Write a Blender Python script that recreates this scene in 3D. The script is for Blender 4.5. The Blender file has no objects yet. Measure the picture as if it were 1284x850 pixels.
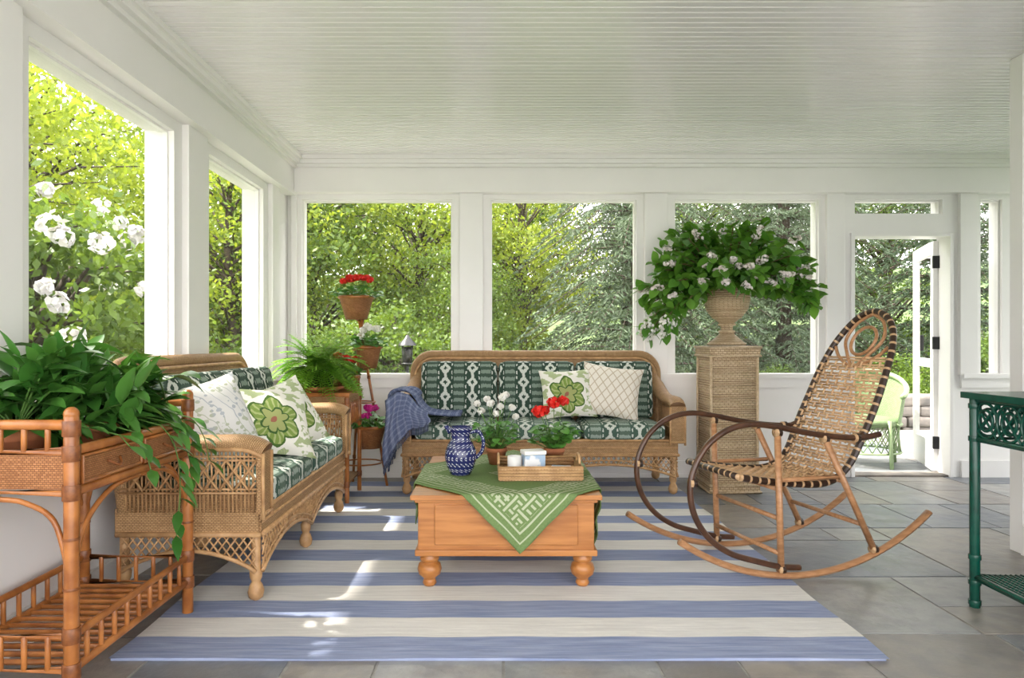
import bpy, bmesh, math, random
import numpy as np
from mathutils import Vector, Matrix
random.seed(7); np.random.seed(7)
PI=math.pi
sc=bpy.context.scene
try:
    sc.view_settings.view_transform='Standard'
    sc.view_settings.look='None'
    sc.view_settings.exposure=0.88
except Exception as e: print(e)

# ------------------------------------------------------------ node helpers
class S:
    def __init__(s,nt,k): s.nt=nt; s.k=k
    def m(s,op,o=None,o2=None):
        n=s.nt.nodes.new('ShaderNodeMath'); n.operation=op
        s.nt.links.new(s.k,n.inputs[0])
        for i,q in ((1,o),(2,o2)):
            if q is None: continue
            if isinstance(q,S): s.nt.links.new(q.k,n.inputs[i])
            else: n.inputs[i].default_value=q
        return S(s.nt,n.outputs[0])
    def __add__(s,o): return s.m('ADD',o)
    def __sub__(s,o): return s.m('SUBTRACT',o)
    def __mul__(s,o): return s.m('MULTIPLY',o)
    def __truediv__(s,o): return s.m('DIVIDE',o)
    def abs(s): return s.m('ABSOLUTE')
    def frac(s): return s.m('FRACT')
    def floor(s): return s.m('FLOOR')
    def lt(s,o): return s.m('LESS_THAN',o)
    def gt(s,o): return s.m('GREATER_THAN',o)
    def mx(s,o): return s.m('MAXIMUM',o)
    def mn(s,o): return s.m('MINIMUM',o)
    def sin(s): return s.m('SINE')
def newmat(name,rough=.5,spec=.5):
    m=bpy.data.materials.new(name); m.use_nodes=True
    nt=m.node_tree; b=nt.nodes['Principled BSDF']
    b.inputs['Roughness'].default_value=rough
    b.inputs['Specular IOR Level'].default_value=spec
    return m,nt,b
def coords(nt,kind='UV'):
    t=nt.nodes.new('ShaderNodeTexCoord'); sp=nt.nodes.new('ShaderNodeSeparateXYZ')
    nt.links.new(t.outputs[kind],sp.inputs[0])
    return t.outputs[kind],S(nt,sp.outputs[0]),S(nt,sp.outputs[1]),S(nt,sp.outputs[2])
def noise(nt,vec,scale,detail=3,sv=None):
    n=nt.nodes.new('ShaderNodeTexNoise'); n.inputs['Scale'].default_value=scale; n.inputs['Detail'].default_value=detail
    if sv:
        mp=nt.nodes.new('ShaderNodeMapping'); mp.inputs['Scale'].default_value=sv
        nt.links.new(vec,mp.inputs[0]); vec=mp.outputs[0]
    nt.links.new(vec,n.inputs['Vector']); return S(nt,n.outputs[0])
def c4(c): return (c[0],c[1],c[2],1)
def mix(nt,f,a,b):
    n=nt.nodes.new('ShaderNodeMix'); n.data_type='RGBA'
    if isinstance(f,S): nt.links.new(f.k,n.inputs[0])
    else: n.inputs[0].default_value=f
    for i,q in ((6,a),(7,b)):
        if isinstance(q,tuple): n.inputs[i].default_value=c4(q)
        else: nt.links.new(q,n.inputs[i])
    return n.outputs[2]
def bump(nt,b,h,st=.3,dist=.01):
    n=nt.nodes.new('ShaderNodeBump'); n.inputs['Strength'].default_value=st; n.inputs['Distance'].default_value=dist
    nt.links.new(h.k,n.inputs['Height']); nt.links.new(n.outputs[0],b.inputs['Normal'])
def contrast(s,lo,hi):
    n=s.nt.nodes.new('ShaderNodeMapRange'); n.inputs[1].default_value=lo; n.inputs[2].default_value=hi
    s.nt.links.new(s.k,n.inputs[0]); return S(s.nt,n.outputs[0])
def simple(name,c1,c2=None,rough=.5,scale=8,bs=0,bscale=60,spec=.5,sv=None,kind='Object',lo=.35,hi=.65):
    m,nt,b=newmat(name,rough,spec)
    v,x,y,z=coords(nt,kind)
    if c2 is None: c2=tuple(q*.93 for q in c1)
    f=contrast(noise(nt,v,scale,4,sv),lo,hi)
    nt.links.new(mix(nt,f,c1,c2),b.inputs['Base Color'])
    if bs: bump(nt,b,noise(nt,v,bscale,3,sv),bs,.005)
    return m
def woven(name,c1,c2,dark,cw=.014,ch=.007,rough=.55,ms=.13):
    m,nt,b=newmat(name,rough,.4)
    v,x,y,z=coords(nt)
    br=nt.nodes.new('ShaderNodeTexBrick'); nt.links.new(v,br.inputs['Vector'])
    br.inputs['Scale'].default_value=1; br.inputs['Brick Width'].default_value=cw; br.inputs['Row Height'].default_value=ch
    br.inputs['Mortar Size'].default_value=ch*ms; br.inputs['Mortar Smooth'].default_value=.6
    br.inputs['Color1'].default_value=c4(c1); br.inputs['Color2'].default_value=c4(c2); br.inputs['Mortar'].default_value=c4(dark)
    f=contrast(noise(nt,v,9),.3,.7)
    d=mix(nt,f*.22,br.outputs[0],dark)
    nt.links.new(d,b.inputs['Base Color'])
    inv=S(nt,br.outputs['Fac'])*-1.0+1.0
    bump(nt,b,inv,.8,.003)
    return m
def leafmat(name,c1,c2,trans=.35,rough=.45,scale=6):
    m,nt,b=newmat(name,rough,.4)
    g=nt.nodes.new('ShaderNodeNewGeometry'); 
    oi=nt.nodes.new('ShaderNodeObjectInfo')
    r=S(nt,g.outputs['Random Per Island'])
    f=(r*.7+S(nt,oi.outputs['Random'])*.3)
    col=mix(nt,f,c1,c2); nt.links.new(col,b.inputs['Base Color'])
    tr=nt.nodes.new('ShaderNodeBsdfTranslucent'); 
    tc=mix(nt,.5,col,(c2[0]*1.3,c2[1]*1.2,c2[2]*.6)); nt.links.new(tc,tr.inputs[0])
    ms=nt.nodes.new('ShaderNodeMixShader'); ms.inputs[0].default_value=trans
    nt.links.new(b.outputs[0],ms.inputs[1]); nt.links.new(tr.outputs[0],ms.inputs[2])
    nt.links.new(ms.outputs[0],nt.nodes['Material Output'].inputs[0])
    return m

# ------------------------------------------------------------ materials
WHITE=simple('white_trim_paint',(.84,.825,.81),(.82,.805,.79),.35,3)
CEIL=simple('ceiling_gloss_paint',(.84,.825,.825),(.81,.795,.795),.22,2)
WALLW=simple('white_wall_paint',(.84,.825,.81),(.81,.795,.78),.5,3)
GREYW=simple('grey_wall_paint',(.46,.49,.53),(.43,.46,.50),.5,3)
WICK=woven('wicker_tan',(.60,.375,.185),(.46,.27,.12),(.13,.06,.02),ms=.16)
WICKS=simple('wicker_strand',(.56,.335,.155),(.38,.21,.09),.5,25)
WICKP=woven('wicker_pale',(.68,.53,.35),(.54,.40,.24),(.22,.13,.06),.030,.015,.55,.16)
PALES=simple('pale_braid',(.64,.50,.33),(.48,.35,.21),.5,60)
RATTAN=simple('honey_rattan_pole',(.44,.165,.042),(.25,.08,.018),.3,14,.1,40)
RATD=simple('rattan_binding',(.25,.085,.022),(.15,.045,.012),.4,60)
BASK=woven('basket_orange',(.46,.205,.08),(.32,.13,.045),(.10,.03,.008),.011,.006)
PINE=simple('pine_wood',(.48,.20,.055),(.34,.125,.03),.32,3,.08,30,sv=(1.2,14,14))
BENT=simple('bent_beech_wood',(.46,.24,.115),(.33,.155,.065),.35,6,sv=(2,10,10))
CANE=simple('cane_slat',(.66,.43,.24),(.50,.30,.15),.4,30)
TERRA=simple('terracotta',(.45,.16,.07),(.36,.12,.05),.8,20,.1)
SOIL=simple('potting_soil',(.03,.02,.012),(.06,.04,.02),.95,80,.6)
GREENP=simple('green_lacquer',(.004,.07,.046),(.003,.05,.033),.25,20)
LIME=woven('sage_wicker',(.30,.40,.22),(.25,.35,.17),(.13,.2,.08),.02,.012)
LIMES=simple('sage_paint',(.30,.40,.22),(.24,.34,.16),.5,20)
BLACK=simple('black_iron',(.01,.01,.012),(.02,.02,.02),.4,20)
GLAZEW=simple('glazed_white',(.8,.8,.78),(.75,.75,.73),.3,10)
BARK=simple('tree_bark',(.08,.058,.04),(.04,.028,.02),.9,12,.6,20)
LF_A=leafmat('leaf_bright_maple',(.11,.20,.016),(.33,.40,.05),.5)
LF_B=leafmat('leaf_mid_green',(.035,.085,.012),(.15,.23,.032),.4)
LF_S=leafmat('spruce_needles',(.04,.072,.038),(.14,.19,.105),.12,.6)
LF_P=leafmat('houseplant_leaf',(.022,.105,.016),(.10,.26,.045),.15,.28)
LF_D=leafmat('lilac_leaf',(.035,.14,.015),(.17,.37,.05),.3,.35)
LF_F=leafmat('fern_leaf',(.14,.36,.03),(.29,.52,.07),.3)
LF_G=leafmat('geranium_leaf',(.05,.20,.03),(.14,.34,.06),.2)
FL_R=leafmat('red_petal',(.60,.012,.008),(.80,.03,.02),.15)
FL_M=leafmat('magenta_petal',(.5,.01,.20),(.70,.03,.35),.15)
FL_W=leafmat('white_petal',(.78,.77,.76),(.9,.89,.87),.2)
FL_O=leafmat('outdoor_white_petal',(.48,.47,.52),(.60,.59,.62),.2)
FL_L=leafmat('lilac_petal',(.82,.72,.76),(.9,.87,.85),.2)
STEM=simple('plant_stem',(.10,.22,.04),(.07,.15,.03),.6)
TWIG=simple('woody_twig',(.16,.10,.05),(.1,.06,.03),.7)

def mk_floor():
    m,nt,b=newmat('bluestone_slab',.36,.45)
    v,x,y,z=coords(nt,'Object')
    g=nt.nodes.new('ShaderNodeNewGeometry'); r=S(nt,g.outputs['Random Per Island'])
    c1=mix(nt,contrast(r,.05,.95),(.31,.31,.30),(.13,.15,.18))
    r2=((r*7.31).frac()).gt(.75)
    c1=mix(nt,r2*.5,c1,(.27,.22,.165))
    f=contrast(noise(nt,v,2.6,7),.45,.65); f2=contrast(noise(nt,v,11,6),.42,.65)
    col=mix(nt,f*.35,c1,(.30,.265,.22)); col=mix(nt,f2*.4,col,(.13,.135,.15))
    nt.links.new(col,b.inputs['Base Color'])
    bump(nt,b,noise(nt,v,6,8),.7,.022); return m
FLOOR=mk_floor()
MORT=simple('pale_mortar',(.38,.37,.34),(.27,.26,.25),.9,20,.3)
def mk_rug():
    m,nt,b=newmat('striped_rug_weave',.95,.1)
    v,x,y,z=coords(nt,'Object')
    w=noise(nt,v,5,2)*.008
    s=((y+w-2.284)/.172*.5).frac().lt(.5)
    blue=mix(nt,contrast(noise(nt,v,4,5,(1,18,1)),.3,.7),(.21,.26,.42),(.36,.41,.57))
    wh=mix(nt,contrast(noise(nt,v,4,5,(1,18,1)),.3,.7),(.84,.82,.77),(.70,.68,.64))
    dirt=contrast(noise(nt,v,1.7,5),.45,.75)
    col=mix(nt,s,wh,blue); col=mix(nt,dirt*.12,col,(.45,.43,.42))
    fine=contrast(noise(nt,v,60,2,(.25,3,1)),.3,.7); col=mix(nt,fine*.12,col,(.25,.25,.28))
    nt.links.new(col,b.inputs['Base Color'])
    h=(y*900.0).sin()*.5+noise(nt,v,90,3,(.3,1,1))+noise(nt,v,5,3)*2.0
    bump(nt,b,h,.6,.005); return m
RUG=mk_rug()
def mk_ikat(name,lightness):
    m,nt,b=newmat(name,.85,.2)
    v,x,y,z=coords(nt)
    jx=(noise(nt,v,90,2,(1,.3,1))-.5)*.10; jy=(noise(nt,v,110,2,(1,.15,1))-.5)*.26
    U=(x/.20+jx).frac(); V=(y/.105+jy).frac()
    du=(U-.5).abs(); dv=(V-.5).abs()
    d=du*2.3+dv
    white=(d.gt(.18)*d.lt(.48))*du.lt(.21)
    cross=(dv.gt(.40))*du.lt(.05)
    dots=((du-.245).abs().lt(.024))*(dv.gt(.20)*dv.lt(.42))
    bars=du.gt(.31)*((dv-.24).abs().lt(.13))
    k=lightness
    base=mix(nt,du.gt(.31)*.75,(.024+k*.03,.052+k*.05,.036+k*.04),(.055+k*.05,.09+k*.06,.066+k*.05))
    col=mix(nt,bars*.8,base,(.25+k*.1,.32+k*.1,.265+k*.1))
    col=mix(nt,white.mx(cross).mx(dots)*.90,col,(.66,.69,.63))
    col=mix(nt,contrast(noise(nt,v,200,2),.3,.8)*.18,col,(.14,.18,.15))
    nt.links.new(col,b.inputs['Base Color']); bump(nt,b,noise(nt,v,300,1),.3,.002); return m
PLAID=mk_ikat('green_ikat_fabric',0); PLAIDS=mk_ikat('green_ikat_seat_fabric',1.0)
def polar(nt,x,y):
    r=(x*x+y*y).m('SQRT'); th=y.m('ARCTAN2',x); return r,th
def mk_flower():
    m,nt,b=newmat('green_flower_print',.85,.2)
    v,x,y,z=coords(nt)
    n1=noise(nt,v,11,3); n2=noise(nt,v,9,3,(1.3,-1,1))
    x=x+.01+(n1-.5)*.055; y=y+.025+(n2-.5)*.055
    r,th=polar(nt,x,y)
    pet=((th*3.0).sin().abs())
    R1=pet*.042+.098; a=r.lt(R1); a2=r.lt(R1-.013); 
    R2=((th*3.0+.8).sin().abs())*.028+.052; c=r.lt(R2); c2=r.lt(R2-.011); d=r.lt(.018)
    vein=((th*21.0).sin().gt(.35))
    nz=contrast(noise(nt,v,13,2,(1,1.6,1)),.50,.53)*(r.gt(.15)); nv=((x*1.4+y)/.012).frac().lt(.35)
    col=mix(nt,nz*.75,(.80,.78,.71),(.20,.30,.08)); col=mix(nt,nz*nv*.7,col,(.50,.55,.28))
    col=mix(nt,a,col,(.07,.14,.03)); col=mix(nt,a2,col,(.20,.29,.07)); col=mix(nt,a2*vein*.7,col,(.45,.49,.23))
    col=mix(nt,c,col,(.05,.11,.03)); col=mix(nt,c2,col,(.33,.36,.14)); col=mix(nt,d,col,(.30,.12,.08))
    nt.links.new(col,b.inputs['Base Color']); return m
FLOWP=mk_flower()
def mk_lattice():
    m,nt,b=newmat('diamond_lattice_print',.9,.2)
    v,x,y,z=coords(nt)
    a=(((x+y*.75)/.062).frac()-.5).abs().lt(.075); c=(((x-y*.75)/.062).frac()-.5).abs().lt(.075)
    nt.links.new(mix(nt,a.mx(c)*.85,(.79,.74,.66),(.50,.41,.29)),b.inputs['Base Color']); return m
LATP=mk_lattice()
def mk_leafp():
    m,nt,b=newmat('grey_leaf_print',.9,.2)
    v,x,y,z=coords(nt)
    w=noise(nt,v,7,2)*.12
    vo=nt.nodes.new('ShaderNodeTexVoronoi'); vo.inputs['Scale'].default_value=1
    mp=nt.nodes.new('ShaderNodeMapping'); mp.inputs['Scale'].default_value=(26,44,1); mp.inputs['Rotation'].default_value=(0,0,.7)
    nt.links.new(v,mp.inputs[0]); nt.links.new(mp.outputs[0],vo.inputs['Vector'])
    D=S(nt,vo.outputs['Distance'])
    a=(D+noise(nt,v,40,2)*.4).lt(.58)
    st=((x+y*.6+w)/.055).frac().lt(.09)
    k=(contrast(noise(nt,v,6,1),.47,.53))
    nt.links.new(mix(nt,a.mx(st)*.72,(.76,.755,.74),mix(nt,k,(.34,.39,.45),(.37,.42,.26))),b.inputs['Base Color']); return m
LEAFP=mk_leafp()
def mk_throw():
    m,nt,b=newmat('green_woven_throw',.95,.1)
    v,x,y,z=coords(nt)
    cell=nt.nodes.new('ShaderNodeTexWhiteNoise'); cell.noise_dimensions='2D'
    cb=nt.nodes.new('ShaderNodeCombineXYZ')
    nt.links.new((x/.026).floor().k,cb.inputs[0]); nt.links.new((y/.026).floor().k,cb.inputs[1]); nt.links.new(cb.outputs[0],cell.inputs['Vector'])
    wn=S(nt,cell.outputs[0])
    fx=((x/.026).frac()-.5).abs(); fy=((y/.026).frac()-.5).abs()
    g=(wn.gt(.5)*fx.lt(.2)).mx((wn.lt(.62))*fy.lt(.2))
    edge=x.abs().mx(y.abs())
    inner=edge.lt(.455)
    band=((edge-.44).abs().lt(.004)).mx((edge-.47).abs().lt(.003))
    region=(((edge-.36).abs().lt(.065)).mx(edge.lt(.10)))
    col=mix(nt,noise(nt,v,120,2),(.11,.175,.06),(.19,.27,.11))
    col=mix(nt,(g*region*inner).mx(band)*.75,col,(.50,.53,.38))
    nt.links.new(col,b.inputs['Base Color']); bump(nt,b,noise(nt,v,400,1),.4,.002); return m
THROW=mk_throw()
def mk_blue():
    m,nt,b=newmat('blue_woven_blanket',.95,.1)
    v,x,y,z=coords(nt)
    a=((x/.045).frac()-.5).abs().lt(.16); c=((y/.045).frac()-.5).abs().lt(.16)
    d=((x/.011+y/.013).frac()).lt(.45); n=contrast(noise(nt,v,60,3),.35,.65)
    col=mix(nt,(a+c)*.28,(.06,.08,.17),(.34,.38,.50)); col=mix(nt,d*.25,col,(.42,.46,.56)); col=mix(nt,n*.3,col,(.12,.15,.26))
    nt.links.new(col,b.inputs['Base Color']); bump(nt,b,noise(nt,v,200,2),.6,.004); return m
BLUET=mk_blue()
def mk_pitcher():
    m,nt,b=newmat('blue_white_glaze',.15,.6)
    v,x,y,z=coords(nt)
    U=(x/.022).frac()-.5; V=(y/.030).frac()-.5
    e=(U*U*2.6+V*V).lt(.085); dot=((U*U+V*V).lt(.02))
    nt.links.new(mix(nt,e*(dot*-1.0+1.0),(.014,.02,.10),(.66,.70,.77)),b.inputs['Base Color']); return m
PITCH=mk_pitcher()
def mk_wrap():
    m,nt,b=newmat('cane_wrapped_dark_frame',.4,.5)
    v,x,y,z=coords(nt)
    a=(y/.045).frac().lt(.25)
    nt.links.new(mix(nt,a,(.030,.013,.007),(.50,.32,.17)),b.inputs['Base Color']); return m
WRAP=mk_wrap()
DARKB=simple('dark_bent_cane',(.09,.038,.018),(.045,.018,.009),.3,20)
def mk_book():
    m,nt,b=newmat('pale_blue_print',.35,.5)
    v,x,y,z=coords(nt,'Object')
    f=contrast(noise(nt,v,22,2),.46,.54)
    nt.links.new(mix(nt,f,(.80,.82,.83),(.36,.49,.64)),b.inputs['Base Color']); return m
BOOK=mk_book()
def mk_screen():
    m,nt,b=newmat('insect_screen_mesh',.8,.1)
    b.inputs['Base Color'].default_value=(.40,.41,.41,1)
    tr=nt.nodes.new('ShaderNodeBsdfTransparent'); ms=nt.nodes.new('ShaderNodeMixShader'); ms.inputs[0].default_value=.92
    nt.links.new(b.outputs[0],ms.inputs[1]); nt.links.new(tr.outputs[0],ms.inputs[2]); nt.links.new(ms.outputs[0],nt.nodes['Material Output'].inputs[0]); return m
SCREEN=mk_screen()
GRASS=simple('lawn_ground',(.05,.095,.025),(.10,.145,.04),.95,3,.5,30)
GRAVEL=simple('pale_gravel',(.50,.48,.45),(.38,.36,.33),.95,30,.5,60)
STONE=simple('field_stone',(.24,.21,.18),(.13,.12,.11),.85,6,.6,25)

# ------------------------------------------------------------ mesh builder
def unit(a):
    a=np.array(a,float); n=np.linalg.norm(a); return a/n if n>1e-9 else np.array([0,0,1.])
def smooth_path(P,k=6,closed=False):
    P=[np.array(p,float) for p in P]; n=len(P); out=[]
    rng=range(n if closed else n-1)
    for i in rng:
        if closed: a,b,c,d=P[i-1],P[i],P[(i+1)%n],P[(i+2)%n]
        else: a,b,c,d=P[max(i-1,0)],P[i],P[i+1],P[min(i+2,n-1)]
        for j in range(k):
            t=j/k; out.append(.5*((2*b)+(-a+c)*t+(2*a-5*b+4*c-d)*t*t+(-a+3*b-3*c+d)*t**3))
    if not closed: out.append(P[-1])
    return out
class MB:
    def __init__(s): s.v=[];s.f=[];s.m=[];s.uv=[];s.sm=[];s.mats=[];s.M=Matrix.Identity(4)
    def mi(s,m):
        if m not in s.mats: s.mats.append(m)
        return s.mats.index(m)
    def add(s,V,F,m,uv=None,smooth=True):
        o=len(s.v); k=s.mi(m)
        A=np.array(s.M); V=np.array(V,float).reshape(-1,3); W=V@A[:3,:3].T+A[:3,3]
        s.v.extend(W.tolist())
        s.uv.extend(uv if uv is not None else [(0,0)]*len(V))
        for f in F: s.f.append(tuple(i+o for i in f)); s.m.append(k); s.sm.append(smooth)
    def box(s,x0,x1,y0,y1,z0,z1,m):
        V=[];U=[];F=[]
        def q(ps,uv):
            n=len(V); V.extend(ps); U.extend(uv); F.append((n,n+1,n+2,n+3))
        q([(x0,y0,z0),(x1,y0,z0),(x1,y0,z1),(x0,y0,z1)],[(x0,z0),(x1,z0),(x1,z1),(x0,z1)])
        q([(x1,y1,z0),(x0,y1,z0),(x0,y1,z1),(x1,y1,z1)],[(x1,z0),(x0,z0),(x0,z1),(x1,z1)])
        q([(x1,y0,z0),(x1,y1,z0),(x1,y1,z1),(x1,y0,z1)],[(y0,z0),(y1,z0),(y1,z1),(y0,z1)])
        q([(x0,y1,z0),(x0,y0,z0),(x0,y0,z1),(x0,y1,z1)],[(y1,z0),(y0,z0),(y0,z1),(y1,z1)])
        q([(x0,y0,z1),(x1,y0,z1),(x1,y1,z1),(x0,y1,z1)],[(x0,y0),(x1,y0),(x1,y1),(x0,y1)])
        q([(x0,y1,z0),(x1,y1,z0),(x1,y0,z0),(x0,y0,z0)],[(x0,y1),(x1,y1),(x1,y0),(x0,y0)])
        s.add(V,F,m,U,False)
    def tube(s,P,r,m,n=6,closed=False,flat=1.0,cap=True):
        P=[np.array(p,float) for p in P]; N=len(P)
        R=r if hasattr(r,'__len__') else [r]*N
        T=[]
        for i in range(N):
            if closed: T.append(unit(P[(i+1)%N]-P[i-1]))
            else: T.append(unit(P[min(i+1,N-1)]-P[max(i-1,0)]))
        ref=np.array([0,0,1.]) if abs(T[0][2])<.9 else np.array([1.,0,0])
        u=unit(np.cross(T[0],ref)); V=[];U=[];L=0
        for i in range(N):
            u=unit(u-T[i]*np.dot(u,T[i])); w=np.cross(T[i],u)
            if i: L+=np.linalg.norm(P[i]-P[i-1])
            for j in range(n+1):
                a=2*PI*j/n; V.append(P[i]+u*math.cos(a)*R[i]+w*math.sin(a)*R[i]*flat); U.append((j/n*2*PI*R[i],L))
        F=[]; k=n+1
        for i in range(N-1 if not closed else N):
            i2=(i+1)%N
            for j in range(n): F.append((i*k+j,i*k+j+1,i2*k+j+1,i2*k+j))
        if cap and not closed:
            F.append(tuple(range(n-1,-1,-1))); F.append(tuple((N-1)*k+j for j in range(n)))
        s.add(V,F,m,U,n>4)
    def lathe(s,prof,c,m,n=24,sx=1,sy=1):
        V=[];U=[];L=0
        for i,(r,z) in enumerate(prof):
            if i: L+=math.hypot(r-prof[i-1][0],z-prof[i-1][1])
            for j in range(n+1):
                a=2*PI*j/n; V.append((c[0]+r*math.cos(a)*sx,c[1]+r*math.sin(a)*sy,c[2]+z)); U.append((a*max(r,.03),L))
        k=n+1; F=[(i*k+j,i*k+j+1,(i+1)*k+j+1,(i+1)*k+j) for i in range(len(prof)-1) for j in range(n)]
        s.add(V,F,m,U,True)
    def grid(s,f,nu,nv,m,uvf=None):
        V=[];U=[]
        for i in range(nu+1):
            for j in range(nv+1):
                a,b=i/nu,j/nv; V.append(f(a,b)); U.append(uvf(a,b) if uvf else (a,b))
        k=nv+1; F=[(i*k+j,(i+1)*k+j,(i+1)*k+j+1,i*k+j+1) for i in range(nu) for j in range(nv)]
        s.add(V,F,m,U,True)
    def sphere(s,c,r,m,n=10,sz=1):
        s.lathe([(r*math.sin(PI*i/n)+1e-5,-r*sz*math.cos(PI*i/n)) for i in range(n+1)],c,m,n+2)
    def cushion(s,w,d,t,m,r=.045,puff=.02,n=10):
        h=np.array([w/2,d/2,t/2]); r=min(r,t/2-.001)
        for ax in range(3):
            for sg in (-1,1):
                a1,a2=[i for i in range(3) if i!=ax]
                def f(u,v):
                    p=np.zeros(3); p[ax]=sg*h[ax]; p[a1]=(2*u-1)*h[a1]; p[a2]=(2*v-1)*h[a2]
                    inner=np.clip(p,-(h-r),h-r); q=inner+unit(p-inner)*r
                    q[2]+=np.sign(q[2])*puff*(1-(p[0]/h[0])**2)*(1-(p[1]/h[1])**2)
                    return q
                def uvf(u,v): return ((2*u-1)*h[a1],(2*v-1)*h[a2])
                s.grid(f,n,n,m,uvf)
    def pillow(s,w,h,t,m,n=14):
        for sg in (-1,1):
            def f(a,b):
                x=2*a-1;y=2*b-1
                k=1-.10*(1-abs(y)**2)*abs(x)**3; l=1-.10*(1-abs(x)**2)*abs(y)**3
                z=t/2*((1-x*x)*(1-y*y))**.42
                return (x*k*w/2,y*l*h/2,sg*z*(1+.06*math.sin(5*x+3*y)))
            s.grid(f,n,n,m,lambda a,b:((a-.5)*w,(b-.5)*h))
    def leaf(s,p,d,L,W,m,droop=.3,n=4,fold=.25,side=None,rnd=1.0):
        p=np.array(p,float); d=unit(d)
        sd=np.cross(d,[0,0,1.]); 
        if np.linalg.norm(sd)<.1: sd=np.array([1.,0,0])
        sd=unit(sd)
        if side is not None: sd=unit(sd+np.array(side))
        V=[];pos=p.copy();dd=d.copy()
        for i in range(n+1):
            t=i/n; w=W*.5*math.sin(PI*min(1,t**.8*.97+.03))**rnd
            up=np.cross(sd,dd)
            V+= [pos-sd*w+up*w*fold,pos.copy(),pos+sd*w+up*w*fold]
            dd=unit(dd+np.array([0,0,-droop/n])); pos=pos+dd*L/n
        F=[]
        for i in range(n):
            a=i*3; F+=[(a,a+3,a+4,a+1),(a+1,a+4,a+5,a+2)]
        s.add(V,F,m)
    def petals(s,c,R,m,n=40,sz=.012,squash=.8):
        for i in range(n):
            q=unit(np.random.randn(3)); q=q*R*(.7+.3*random.random()); q[2]*=squash
            nrm=unit(q+np.random.randn(3)*R*.3); a=unit(np.cross(nrm,np.random.randn(3))); b=np.cross(nrm,a)
            o=np.array(c)+q; V=[o]
            for k in range(5):
                t=2*PI*k/5; V.append(o+(a*math.cos(t)+b*math.sin(t))*sz+nrm*sz*.35)
            s.add(V,[(0,1,2),(0,2,3),(0,3,4),(0,4,5),(0,5,1)],m)
    def obj(s,name,bevel=0,loc=None):
        me=bpy.data.meshes.new(name); me.from_pydata(s.v,[],s.f)
        for m in s.mats: me.materials.append(m)
        me.polygons.foreach_set('material_index',s.m); me.polygons.foreach_set('use_smooth',s.sm)
        uvl=me.uv_layers.new(name='UVMap'); li=np.empty(len(me.loops),int); me.loops.foreach_get('vertex_index',li)
        uvl.data.foreach_set('uv',np.array(s.uv,float)[li].ravel())
        me.validate(); me.update()
        if bevel:
            bm=bmesh.new(); bm.from_mesh(me); bmesh.ops.remove_doubles(bm,verts=bm.verts,dist=1e-5); bm.to_mesh(me); bm.free()
        o=bpy.data.objects.new(name,me); sc.collection.objects.link(o)
        if bevel:
            b=o.modifiers.new('bevel','BEVEL'); b.width=bevel; b.segments=2; b.limit_method='ANGLE'; b.angle_limit=math.radians(60)
        return o
def rotz(a): return Matrix.Rotation(a,4,'Z')
def T(x,y,z): return Matrix.Translation((x,y,z))

# ------------------------------------------------------------ room shell
XL=-1.65; YB=5.44; ZC=2.488; YN=-1.3
def slabs(mb,x0,x1,y0,y1,z,m,g=.006):
    w,h=x1-x0,y1-y0
    big=max(w,h)
    if big<.60 or (big<1.1 and random.random()<.5 and min(w,h)<.7):
        j=lambda: random.uniform(-.004,.004)
        V=[(x0+g+j(),y0+g+j(),z),(x1-g+j(),y0+g+j(),z),(x1-g+j(),y1-g+j(),z),(x0+g+j(),y1-g+j(),z)]
        Vb=[(a,b,z-.02) for a,b,_ in V]
        mb.add(V+Vb,[(0,1,2,3),(0,4,5,1),(1,5,6,2),(2,6,7,3),(3,7,4,0)],m,None,False); return
    t=random.uniform(.28,.72)
    if w>h*random.uniform(.8,1.25): slabs(mb,x0,x0+w*t,y0,y1,z,m,g); slabs(mb,x0+w*t,x1,y0,y1,z,m,g)
    else: slabs(mb,x0,x1,y0,y0+h*t,z,m,g); slabs(mb,x0,x1,y0+h*t,y1,z,m,g)
mb=MB(); mb.box(-1.85,5.4,YN-.3,5.60,-.14,-.004,MORT); slabs(mb,-1.85,5.4,YN-.3,5.59,0,FLOOR); mb.obj('floor')
mb=MB(); prof=[]; y=YN; pitch=.048
while y<5.6:
    prof+=[(y,ZC+.014),(y+.004,ZC),(y+pitch-.008,ZC),(y+pitch-.003,ZC+.014)]; y+=pitch
V=[(x,p[0],p[1]) for x in (-1.85,5.4) for p in prof]; n=len(prof)
mb.add(V,[(i,i+1,n+i+1,n+i) for i in range(n-1)],CEIL,None,False)
mb.box(-2.2,5.6,YN-.05,5.75,ZC+.017,ZC+.2,CEIL); mb.obj('ceiling')  # roof slab; its unseen left overhang is added to block high sun
B=.004
mb=MB(); Y0,Y1=YB,YB+.15
mb.box(-1.80,2.756,Y0,Y1,0,.80,WALLW); mb.box(3.56,5.4,Y0,Y1,0,.80,WALLW)
mb.box(-1.80,5.4,Y0,Y1,2.175,ZC+.01,WALLW)
for a,b in ((-1.80,-1.544),(-.3625,-.0625),(1.081,1.381),(2.5125,2.756),(3.56,3.78),(3.95,5.4)): mb.box(a,b,Y0,Y1,.80,2.175,WALLW)
mb.box(2.756,3.56,Y0,Y1,1.91,2.06,WALLW); mb.box(2.756,2.794,Y0,Y1,2.06,2.175,WALLW); mb.box(3.481,3.56,Y0,Y1,2.06,2.175,WALLW)
mb.obj('wall_back')
mb=MB()
for a,b in ((-.305,-.12),(1.14,1.32),(2.56,2.70),(3.60,3.74)): mb.box(a,b,YB-.035,YB+.01,.80,2.24,WHITE)
mb.box(-1.62,-1.575,YB-.03,YB+.01,.80,2.24,WHITE)
mb.obj('trim_1',B)
mb=MB()
mb.box(XL,5.4,YB-.07,YB+.01,2.225,2.44,WHITE); mb.box(XL,5.4,YB-.085,YB+.012,2.215,2.240,WHITE)
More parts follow.
